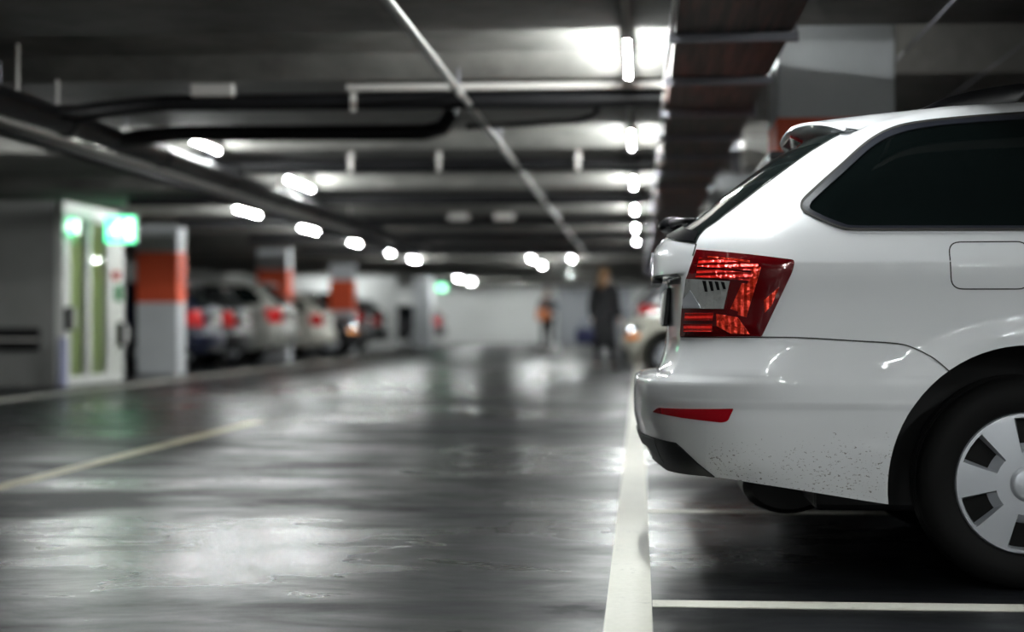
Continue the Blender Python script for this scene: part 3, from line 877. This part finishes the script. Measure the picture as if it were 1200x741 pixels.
# lane-wise pipes
o = empty('ceiling_pipe', 'slender pale pipe running the length of the lane under the ceiling', 'pipe', (-1.10,0,0))
obj('pipe_run', T([(0,-6,HC+1.42),(0,36,HC+1.42)], .021, 12), M['pipe_grey'], o, smooth=True, angle=.8)
obj('pipe_run', T([(-.055,-6,HC+1.46),(-.055,36,HC+1.46)], .010, 8), M['batten'], o, smooth=True, angle=.8, label='thin dark strip modelling the shadow beside the pipe')  # dark run stands in for the shadow line along the pipe
for y in [7.2+3.1*k for k in range(-3,10)]:
    obj('clamp', T([(0,y,HC+1.42),(0,y+.05,HC+1.42)], .027, 12), M['conduit'], o)
    obj('hanger_rod', T([(0,y+.025,HC+1.44),(0,y+.025,HC+1.56)], .006, 6), M['bracket'], o)
o = empty('drain_pipe', 'thick black pipe running along the left side under the ceiling', 'pipe', (-3.72,0,0))
obj('pipe_run', T([(0,-6,HC+1.31),(0,30,HC+1.31)], .085, 18), M['pipe_black'], o, smooth=True, angle=.8)
obj('pipe_run', T([(-.27,-6,HC+1.22),(-.27,30,HC+1.22)], .05, 16), M['pipe_black'], o, smooth=True, angle=.8)
for y in [8.6+2.2*k for k in range(-3,9)]:
    obj('pipe_collar', T([(0,y,HC+1.31),(0,y+.09,HC+1.31)], .096, 18), M['pipe_black'], o, smooth=True, angle=.8)
for y in (9.98,10.68,13.1,17.4,21.7):
    obj('hanger_rod', T([(0,y,HC+1.39),(0,y,HC+(1.83 if y<10.7 else 1.56))], .011, 8), M['conduit'], o, label='pale rod')
o = empty('cable_trunking', 'pale flat trunking below the thick black pipe at left', 'trunking', (-3.80,0,0))
obj('trunking_body', B(-.05,.05,-4,22.5,HC+1.19,HC+1.23, bev=.006), M['conduit'], o)
for y in (7.4,9.9,12.4,14.9,17.4,19.9): obj('hanger_rod', T([(0,y,HC+1.23),(0,y,HC+1.56)], .006, 6), M['bracket'], o)
# crosswise pipes in front of each beam
pipe('drain_pipe', 'black crosswise pipe nearest the camera, bending to the left run', 'pipe', [(-3.72,10.35,HC+1.31),(-3.62,10.75,HC+1.36),(-3.30,10.98,HC+1.43),(-3.1,11.0,HC+1.45),(.16,11.0,HC+1.45)], .055, M['pipe_black'])
pipe('drain_pipe', 'shorter black crosswise pipe with an upturned end', 'pipe', [(-3.72,11.7,HC+1.28),(-3.62,12.0,HC+1.34),(-3.3,12.15,HC+1.38),(-1.55,12.2,HC+1.38),(-1.42,12.2,HC+1.41),(-1.36,12.2,HC+1.50),(-1.36,12.2,HC+1.56)], .060, M['pipe_black'])
pipe('drain_pipe', 'thin black crosswise pipe continuing from the upturned bend', 'pipe', [(-1.25,12.25,HC+1.42),(-.45,12.25,HC+1.46),(-.32,12.25,HC+1.50),(-.3,12.25,HC+1.56)], .020, M['pipe_black'])
pipe('conduit_pipe', 'pale crosswise conduit on the first beam beyond the camera', 'conduit', [(-1.88,10.86,HC+1.52),(.16,10.86,HC+1.52)], .022, M['conduit'])
for y, x0, lab in ((15.4,-4.6,'second'),(19.7,-6.0,'third'),(24.0,-6.6,'fourth'),(28.4,-6.6,'fifth'),(32.7,-6.6,'sixth')):
    pipe('drain_pipe', 'black crosswise pipe under the %s beam along the lane' % lab, 'pipe', [(x0,y,HC+1.44),(.16,y,HC+1.44)], .06, M['pipe_black'])
for i, (x, y, lab) in enumerate(((-1.85,11.0,'at the left end of the pale conduit'),(-.55,15.3,'on the second black crosswise pipe near the tubes'),(-2.6,15.3,'on the second black crosswise pipe mid lane'),(-1.8,15.3,'on the second black crosswise pipe near the slender pale pipe'))):
    o = tag(obj('pipe_bracket', B(x-.02,x+.02,y-.075,y-.06,HC+1.37,HC+1.55, bev=.003), M['conduit']), 'small pale bracket '+lab, 'bracket', kind='thing')
for i, (x, y, lab) in enumerate(((-2.75,10.85,'just left of the pale conduit'),(-2.55,23.9,'far down the lane, left of the slender pipe'),(-1.9,23.9,'far down the lane, close to the slender pipe'))):
    tag(obj('junction_box', B(x-.14,x+.14,y-.05,y+.03,HC+1.47,HC+1.55, bev=.01), M['conduit']), 'pale flat junction box under the beam, '+lab, 'junction box', kind='thing')
# cable tray over the bay mouths
o = empty('cable_tray', 'wide rusty brown cable tray hanging over the right bay mouths', 'cable tray', (.435,0,HC+1.36))
bm = B(-.265,.265,-6,60,0,.006); bx(bm, -.268,-.260,-6,60,0,.07); bx(bm, .260,.268,-6,60,0,.07)
obj('tray_sheet', bm, M['tray'], o)
for i, y in enumerate([-2.0+1.43*k for k in range(0,34)]):
    bk = obj('cross_bracket', B(-.30,.30,y-.022,y+.022,-.045,-.002, bev=.003), M['bracket'], o)
    obj('hanger_rod', T([(.285,y,-.03),(.285,y,.20)], .009, 6), M['bracket'], bk)
    obj('hanger_rod', T([(-.285,y,-.03),(-.285,y,.20)], .007, 6), M['bracket'], bk)
pipe('conduit_pipe', 'pale thin conduit along the left edge of the cable tray', 'conduit', [(.145,-6,HC+1.373),(.145,40,HC+1.373)], .012, M['conduit'])
bxr = empty('ventilation_unit', 'white box shaped ventilation unit hanging right of the cable tray', 'ventilation unit', (1.12,14.0,HC+1.26))
obj('casing', B(-.31,.31,-.2,.35,0,.25, bev=.03), mat('unit_white', (.85,.85,.82), .5), bxr)
obj('mounting_rail', B(-.36,-.30,-.05,.2,-.02,.29), M['bracket'], bxr)
for y, lab in ((1.9,'over the white estate, nearer the tray'),(2.9,'over the white estate, nearer the wall')):
    pass
pipe('conduit_pipe', 'thin pale conduit on the ceiling above the white estate, nearer the column', 'conduit', [(1.49,-2,HC+1.54),(1.49,30,HC+1.54)], .006, M['bracket'])
pipe('conduit_pipe', 'thin pale conduit on the ceiling above the white estate, nearer the wall', 'conduit', [(2.10,-2,HC+1.54),(2.10,30,HC+1.54)], .006, M['bracket'])

# ------------------------------------------------------------------ lights
ZT = HC+1.53; TL = 1.45
def lamp(x, y, label, z=None, first=[]):
    z = ZT if z is None else z
    if not first:
        o = empty('ceiling_light', label, 'light', (x,y,z), 0, 'fluorescent ceiling lights')
        obj('batten', B(-.016,.016,-TL/2-.03,TL/2+.03,.018,.060, bev=.004), M['batten'], o)
        obj('tube', T([(0,-TL/2,0),(0,TL/2,0)], .0135, 12), M['tube'], o, smooth=True, angle=.8)
        for s in (-1,1): obj('end_cap', B(-.02,.02,s*(TL/2+.012)-.012,s*(TL/2+.012)+.012,-.018,.03, bev=.004), M['batten'], o)
        obj('hanger', B(-.012,.012,-.015,.015,.06,HC+1.68-ZT), M['batten'], o)
        first.append(o); return o
    src = first[0]; o = src.copy(); C.objects.link(o); o.location = (x,y,z); o['label'] = label
    for ch in src.children:
        c_ = ch.copy(); C.objects.link(c_); c_.parent = o
    return o
ordn = ['first','second','third','fourth','fifth','sixth','seventh','eighth']
CY = lambda k: 9.83+4.3*k
for k in (-4,-3,-2): lamp(-.07, CY(k), 'tube light above the bay line behind the camera')
lamp(-.07, CY(-1), 'tube light above the rear of the white estate, just over the picture')
for k in range(0, 6): lamp(-.07, CY(k), '%s tube light from the camera in the row left of the cable tray' % ordn[k])
lamp(-3.72, CY(1), 'nearest tube light left of mid lane, by the thick black pipe')
lamp(-3.72, CY(2), 'second tube light left of mid lane, beyond the thick black pipe')
lamp(-4.9, CY(1)+.1, 'tube light over the left side, behind the pale trunking')
for k in range(5): lamp(-5.36, 23.0+4.3*k, '%s tube light in the slanting row over the left parked cars' % ordn[k])
for k in range(2): lamp(-2.55, CY(7)+4.3*k, '%s tube light in the far mid lane row' % ordn[k])
for x, y, lb in ((-2.2,CY(10),'beyond mid lane'),(-4.4,CY(12),'left of the two people'),(-9.4,CY(11),'over the last left parking bays'),(-1.2,CY(12),'right of the two people')):
    lamp(x, y, 'far tube light up between the beams, '+lb, z=HC+1.60)
for x, lb in ((-10.5,'at its left end'),(-6.3,'left of its middle'),(-2.6,'right of its middle'),(1.6,'at its right end')):  # added up between the beams, out of sight, to brighten the end wall
    lamp(x, 65.7, 'added hidden tube light washing the end wall, '+lb, z=HC+1.63)
lamp(-9.6, 52.8, 'added hidden tube light over the white partition wall', z=HC+1.62)  # extra tube tucked above the beam line to light the partition
for x, y, lb in ((2.6,1.23,'to the right, nearer'),(2.6,-3.07,'to the right, farther'),(5.2,1.23,'by the right wall'),(-5.4,-7.37,'at the far left'),(-2.6,-7.37,'left of the middle'),(2.6,-7.37,'at the near end, to the right')):  # unseen tubes, put in to brighten the car side and its bumper
    lamp(x, y, 'unseen tube light behind the camera '+lb)
lamp(-1.6, CY(7), 'far tube light at the end of the slender pale pipe')
lamp(-6.1, CY(11), 'far tube light above the plain white column')
lamp(-6.1, CY(12), 'farthest tube light, before the white end wall at left')
o = empty('lighting_trunking', 'narrow grey trunking that carries the row of tubes left of the tray', 'trunking', (-.07,0,ZT))
for k in range(-4, 6):
    ya, yb_ = CY(k)-PER+TL/2+.05, CY(k)-TL/2-.05
    obj('trunking_section', B(-.022,.022,ya,yb_,-.022,.012, bev=.004), M['batten'], o)

# ------------------------------------------------------------------ lobby and exit signs
struct('wall_lobby', B(-12.6,-7.16,21.0,21.15,0,ZC), M['wall_grey'])
struct('wall_lobby_rear', B(-12.6,-7.16,23.35,23.5,0,ZC), mat('lobby_rear_paint', (.62,.68,.40), .6))
mg = mat('lobby_wall_green', (.62,.68,.40), .6)
struct('wall_lobby_inner', B(-9.4,-9.3,21.15,23.35,0,ZC), mg)
fr_ = mat('white_door_frame', (.62,.63,.60), .4)
d = empty('window_1', None, None, (0,0,0)); d['kind'] = 'structure'
bm = bmesh.new()
for a, b in ((21.0,21.28),(21.95,22.1),(22.85,23.1),(23.25,23.5)): bx(bm, -7.16,-7.06,a,b,0,ZC)
bx(bm, -7.15,-7.07,21.0,23.5,2.15,2.34); bx(bm, -7.15,-7.07,21.0,23.5,0,.12)
obj('window_frame', bm, fr_, d)
gl = mat('clear_glass', (.9,1,.92), .02, trans=1.0, spec=0)
gl.node_tree.nodes['Principled BSDF'].inputs['IOR'].default_value = 1.08
obj('pane', B(-7.115,-7.105,21.28,21.95,.12,2.15), gl, d)
obj('pane', B(-7.115,-7.105,22.1,22.85,.12,2.15), gl, d)
o = empty('lobby_light', 'pale ceiling lamp inside the lit lobby at left', 'light', (-8.9,21.9,ZC-.06))
obj('diffuser', B(-.6,.6,-.12,.12,0,.05,bev=.01), mat('lobby_lamp', (.9,.9,.9), .5, emit=(.9,1,.75), es=8), o)
def exit_sign(label, x, y, z, w, h, es, hang=True):
    o = empty('exit_sign', label, 'sign', (x,y,z))
    obj('housing', B(-w/2-.012,w/2+.012,-.03,.03,-h/2-.012,h/2+.012, bev=.006), fr_, o)
    obj('sign_face', B(-w/2,w/2,-.036,-.028,-h/2,h/2), mat('sign_green', (.0,.3,.1), .4, emit=(.10,1.0,.42), es=es), o)
    sw = mat('sign_white', (.9,.9,.9), .4, emit=(.75,1,.85), es=es*1.6); bm = bmesh.new()
    # running figure through a doorway
    k = h/.33
    def seg(pts, r): tube(bm, [(p[0]*k, -.040, p[1]*k) for p in pts], r*k, 8)
    bmesh.ops.create_uvsphere(bm, u_segments=12, v_segments=8, radius=.022*k, matrix=Matrix.Translation((-.015*k,-.04,.095*k)))
    seg([(-.03,.06),(-.045,.0)], .018); seg([(-.045,.0),(-.02,-.045),(-.05,-.10)], .012); seg([(-.045,.0),(-.10,-.03),(-.14,-.03)], .012)
    seg([(-.03,.055),(.02,.03),(.045,.05)], .009); seg([(-.03,.055),(-.075,.03),(-.10,.05)], .009)
    bx(bm, .08*k,.16*k,-.041,-.036,-.12*k,.12*k)
    obj('pictogram', bm, sw, o)
    if hang: obj('hanger', B(-.01,.01,-.01,.01,h/2,ZC-z), M['bracket'], o)
    return o
exit_sign('bright green exit sign beside the lit lobby at left', -6.72, 22.3, 2.05, .40, .34, 1.3)
exit_sign('small green exit sign on the near edge of the lobby', -6.98, 21.1, 2.02, .10, .22, .8, False)
exit_sign('tiny green exit sign far off near the plain white column', -6.55, 56.2, 2.0, .3, .2, 1.3)
o = empty('wall_guard', 'dark horizontal guard board low on the lobby wall', 'guard board', (-9.9,20.95,.60)); 
obj('guard_board', B(-2.6,2.55,-.03,.045,-.14,.14, bev=.01), M['plastic'], o)
obj('guard_strip', B(-2.6,2.55,-.04,-.028,-.02,.01), M['conduit'], o)
def card(name, label, cat, x, y, z, w, h, mm):
    o = empty(name, label, cat, (x,y,z))
    obj('housing', B(0,.10,-w/2,w/2,-h/2,h/2, bev=.01), mm, o)
    obj('front_plate', B(.10,.106,-w/2+.02,w/2-.02,-h/2+.02,h/2-.02), M['batten'], o)
card('intercom_box', 'dark intercom box on the near frame of the lobby glazing', 'intercom', -7.06,21.12,.86,.16,.30, M['plastic'])
card('card_reader', 'dark card reader on the far frame of the lobby glazing', 'card reader', -7.06,23.3,.65,.2,.32, M['plastic'])
card('alarm_button', 'small red alarm button on the far lobby frame', 'alarm button', -7.06,23.05,1.46,.12,.12, mat('alarm_red', (.5,.03,.02), .4))
card('wall_sign', 'small unlit green sign under the red alarm button', 'sign', -7.06,23.15,1.22,.14,.22, mat('flat_green', (.01,.22,.06), .5))
o = empty('bollard', 'short pale blue post at the lobby corner', 'bollard', (-6.98,20.75,0))
obj('post', T([(0,0,0),(0,0,.62)], .06, 18), mat('bollard_paint', (.36,.38,.55), .3, coat=.5), o, smooth=True, angle=.8)
obj('base_plate', B(-.09,.09,-.09,.09,0,.012), M['bracket'], o)
tag(obj('gap_block', B(-9.3,-7.85,24.2,25.6,0,1.9, bev=.02), mat('gap_block_dark', (.03,.03,.035), .4)), 'dark cabinet in the gap between lobby and first left column', 'block', kind='thing')  # plain dark block filling the gap beside the lobby

for o_ in list(C.objects):                     # the lobby stands a little further back from the lane
    if o_.parent is None and (o_.name.startswith(('wall_lobby','window_1','lobby_light','wall_guard','intercom_box','card_reader','alarm_button','wall_sign','bollard')) or (o_.name.startswith('exit_sign') and o_.location.y < 30)):
        o_.location.x -= .18

# ------------------------------------------------------------------ people
def skin_body(name, joints, edges, m_, parent, sub=1):
    me = bpy.data.meshes.new(name); keys = list(joints); me.from_pydata([joints[k][0] for k in keys], [(keys.index(a), keys.index(b)) for a, b in edges], [])
    o = bpy.data.objects.new(name, me); link(o, parent)
    md = o.modifiers.new('s', 'SKIN')
    for i, k in enumerate(keys):
        sv = me.skin_vertices[0].data[i]; r = joints[k][1]; sv.radius = r if isinstance(r, tuple) else (r, r); sv.use_root = (i == 0)
    md.use_smooth_shade = True
    s2 = o.modifiers.new('u', 'SUBSURF'); s2.levels = sub; s2.render_levels = sub
    dg = bpy.context.evaluated_depsgraph_get(); m2 = bpy.data.meshes.new_from_object(o.evaluated_get(dg))
    o.modifiers.clear(); o.data = m2; m2.materials.clear(); m2.materials.append(m_)
    for p in m2.polygons: p.use_smooth = True
    return o
SK = mat('skin', (.50,.32,.24), .5)
def person(loc, rz, H, label, legcol, topcol, haircol, coat=False, arms='down', hair_long=False, stride=.1):
    root = empty('person', label, 'person', loc, rz); s = H/1.75
    def V(x,y,z): return (x*s, y*s, z*s)
    J = {'pelvis':(V(0,0,.95),(.14*s,.11*s)),'waist':(V(0,0,1.10),(.125*s,.095*s)),'chest':(V(0,0,1.30),(.155*s,.11*s)),'neck0':(V(0,0,1.46),(.07*s,.065*s)),'neck':(V(0,-.01,1.52),.052*s),
         'skull':(V(0,-.02,1.60),(.068*s,.08*s)),'crown':(V(0,-.01,1.70),(.062*s,.07*s))}
    E = [('pelvis','waist'),('waist','chest'),('chest','neck0'),('neck0','neck'),('neck','skull'),('skull','crown')]
    hands = {}
    for sg, n in ((-1,'l'),(1,'r')):
        fw = stride*(1 if sg < 0 else -1)
        J['hip'+n] = (V(.09*sg,0,.90),.10*s); J['knee'+n] = (V(.10*sg,-fw*.6-.02,.50),.058*s); J['ank'+n] = (V(.10*sg,-fw,.09),.040*s)
        J['heel'+n] = (V(.10*sg,-fw,.045),.040*s); J['toe'+n] = (V(.12*sg,-fw-.15,.035),.032*s)
        E += [('pelvis','hip'+n),('hip'+n,'knee'+n),('knee'+n,'ank'+n),('ank'+n,'heel'+n),('heel'+n,'toe'+n)]
        if arms == 'down': el, wr, ha = V(.25*sg,.02,1.13), V(.27*sg,-.06,.90), V(.27*sg,-.08,.82)
        else: el, wr, ha = V(.24*sg,.0,1.13), V(.14*sg,-.22,1.10), V(.08*sg,-.27,1.10)
        J['sh'+n] = (V(.19*sg,0,1.41),.062*s); J['el'+n] = (el,.044*s); J['wr'+n] = (wr,.029*s); J['pa'+n] = (ha,(.036*s,.02*s))
        E += [('neck0','sh'+n),('sh'+n,'el'+n),('el'+n,'wr'+n),('wr'+n,'pa'+n)]
        hands[sg] = (Vector(wr), Vector(ha))
    bo_ = skin_body('body', J, E, SK, root)
    for sg in (-1,1):                                   # five separate fingers on each hand
        wr, ha = hands[sg]; d_ = (ha-wr).normalized(); sidev = d_.cross(Vector((1,0,0))).normalized() if arms == 'down' else d_.cross(Vector((0,0,1))).normalized()
        bm = bmesh.new()
        for q, ln in ((-1.5,.065),(-.5,.075),(.5,.072),(1.5,.055)):
            a = ha+sidev*q*.018*s; tube(bm, [a, a+d_*ln*.5*s, a+d_*ln*.9*s+Vector((-sg*.02*s,0,0))], [.009*s,.008*s,.006*s], 6)
        a = wr+(ha-wr)*.5+sidev*.03*s; tube(bm, [a, a+(d_*.6+sidev).normalized()*.035*s, a+(d_+sidev*.8).normalized()*.065*s], [.011*s,.009*s,.007*s], 6)
        obj('fingers', bm, SK, root, smooth=True)
    # face
    bm = bmesh.new()
    tube(bm, [V(0,-.098,1.63),V(0,-.118,1.60),V(0,-.10,1.592)], [.008*s,.014*s,.010*s], 8)
    for sg in (-1,1): bmesh.ops.create_uvsphere(bm, u_segments=8, v_segments=6, radius=.018*s, matrix=Matrix.Translation(V(.075*sg,0,1.61)))
    obj('nose_and_ears', bm, SK, root, smooth=True)
    bm = bmesh.new()
    for sg in (-1,1): bmesh.ops.create_uvsphere(bm, u_segments=8, v_segments=6, radius=.010*s, matrix=Matrix.Translation(V(.03*sg,-.093,1.635)))
    obj('eyes', bm, M['plastic'], root, smooth=True)
    obj('mouth', T([V(-.022,-.090,1.562),V(0,-.098,1.560),V(.022,-.090,1.562)], .006*s, 6), mat('lips', (.35,.1,.09), .5), root, smooth=True)
    # clothing grown from the same skeleton, a little fuller
    def fuller(k, g):
        r = J[k][1]; return (J[k][0], tuple(q+g*s for q in r) if isinstance(r, tuple) else r+g*s)
    tk = ['chest','waist','pelvis','neck0']+[a+n for n in 'lr' for a in ('sh','el','wr')]
    skin_body('coat' if coat else 'jacket', {k: fuller(k, .028 if coat else .02) for k in tk}, [e for e in E if e[0] in tk and e[1] in tk], topcol, root)
    lk_ = ['pelvis']+[a+n for n in 'lr' for a in ('hip','knee','ank')]
    skin_body('trousers', {k: fuller(k, .016) for k in lk_}, [e for e in E if e[0] in lk_ and e[1] in lk_], legcol, root)
    if coat:
        bm = bmesh.new(); rings = []
        for z, rx, ry in ((1.18,.16,.13),(1.0,.185,.155),(.8,.205,.175),(.6,.22,.19),(.42,.235,.205),(.40,.22,.19)):
            rings.append([bm.verts.new((s*(rx+.012*math.sin(5*a))*math.cos(a), s*(ry+.012*math.sin(5*a))*math.sin(a), z*s)) for a in [2*PI*k/32 for k in range(32)]])
        for a, b in zip(rings, rings[1:]):
            for k in range(32): bm.faces.new((a[k], a[(k+1)%32], b[(k+1)%32], b[k]))
        obj('coat_skirt', recalc(bm), topcol, root, smooth=True)
    for sg, n in ((-1,'l'),(1,'r')):
        an, he, to = Vector(J['ank'+n][0]), Vector(J['heel'+n][0]), Vector(J['toe'+n][0])
        bm = T([he+Vector((0,.05*s,0)), he+Vector((0,.02*s,.008)), (he+to)/2+Vector((0,0,.008)), to, to+Vector((0,-.035*s,-.004))], [.03*s,.047*s,.046*s,.042*s,.022*s], 12)
        for v_ in bm.verts: v_.co.z = max(v_.co.z, .002)
        obj('shoe', bm, legcol if coat else mat('pale_shoe', (.6,.6,.58), .5), root, smooth=True)
    bm = bmesh.new(); bmesh.ops.create_uvsphere(bm, u_segments=20, v_segments=12, radius=1)
    for v_ in list(bm.verts):
        if v_.co.y < -.55 and v_.co.z < .35: v_.co.y = -.55+(v_.co.y+.55)*.1
    bmesh.ops.scale(bm, vec=(.088*s,.10*s,.115*s), verts=bm.verts); bmesh.ops.translate(bm, verts=bm.verts, vec=V(0,.018,1.665))
    if hair_long:
        tube(bm, [V(0,.07,1.66),V(0,.09,1.55),V(0,.10,1.44),V(0,.09,1.36)], [.06*s,.085*s,.075*s,.04*s], 12)
    obj('hair', bm, haircol, root, smooth=True)
    return root
cl_black = mat('black_coat_cloth', (.008,.008,.010), .8); cl_dark = mat('dark_trousers_cloth', (.015,.015,.018), .8); cl_grey = mat('grey_jacket_cloth', (.10,.10,.11), .8)
person((-.60,28.9,0), PI*.85, 1.73, 'person in a long black coat with light brown hair, standing in the lane', cl_dark, cl_black, mat('light_brown_hair', (.17,.095,.04), .6), coat=True, hair_long=True, stride=.10)
person((-2.52,46.5,0), -.35, 1.78, 'person in a grey top and dark trousers standing further down the lane', cl_dark, cl_grey, mat('dark_hair', (.03,.02,.015), .6), arms='up', stride=.08)
# bags they hold: hanging from the hand
o = empty('handbag', 'dark blue handbag held by the person in the black coat', 'bag', (-.93,28.80,.62))
obj('bag_body', B(-.15,.15,-.06,.06,-.16,.10, bev=.03), mat('navy_bag', (.010,.014,.06), .5), o, smooth=True)
bm = T([(-.09,0,.09),(-.07,0,.19),(0,0,.215),(.07,0,.19),(.09,0,.09)], .009, 8); obj('bag_handle', bm, mat('navy_strap', (.02,.03,.10), .5), o, smooth=True)
o = empty('shoulder_bag', 'orange brown bag carried in front by the person in grey', 'bag', (-2.60,46.08,1.06))
obj('bag_body', B(-.20,.18,-.09,.09,-.16,.13, bev=.05), mat('orange_bag', (.50,.16,.06), .6), o, smooth=True)
obj('bag_handle', T([(-.12,0,.13),(-.08,0,.24),(.06,0,.24),(.10,0,.13)], .012, 8), mat('orange_strap', (.35,.10,.04), .6), o, smooth=True)
o = empty('shopping_bag', 'small white bag on the floor beside the person in grey', 'bag', (-2.28,46.3,0))
obj('bag_body', B(-.12,.12,-.07,.07,.0,.24, bev=.03), mat('white_bag', (.7,.7,.7), .6), o)
obj('bag_handle', T([(-.06,0,.23),(-.04,0,.32),(.04,0,.32),(.06,0,.23)], .008, 8), mat('white_strap', (.6,.6,.6), .6), o, smooth=True)

# ------------------------------------------------------------------ world and view
w = bpy.data.worlds.new('world'); scene.world = w; w.use_nodes = True
w.node_tree.nodes['Background'].inputs[0].default_value = (.5,.5,.5,1); w.node_tree.nodes['Background'].inputs[1].default_value = .0
vs_ = scene.view_settings; vs_.view_transform = 'Standard'; vs_.look = 'None'; vs_.gamma = 1; vs_.use_curve_mapping = False; vs_.exposure = 1.62
cy = scene.cycles; cy.use_denoising = True; cy.max_bounces = 8; cy.diffuse_bounces = 4; cy.glossy_bounces = 4; cy.transmission_bounces = 6; cy.sample_clamp_indirect = 6
cy.caustics_reflective = False; cy.caustics_refractive = False; cy.use_light_tree = True
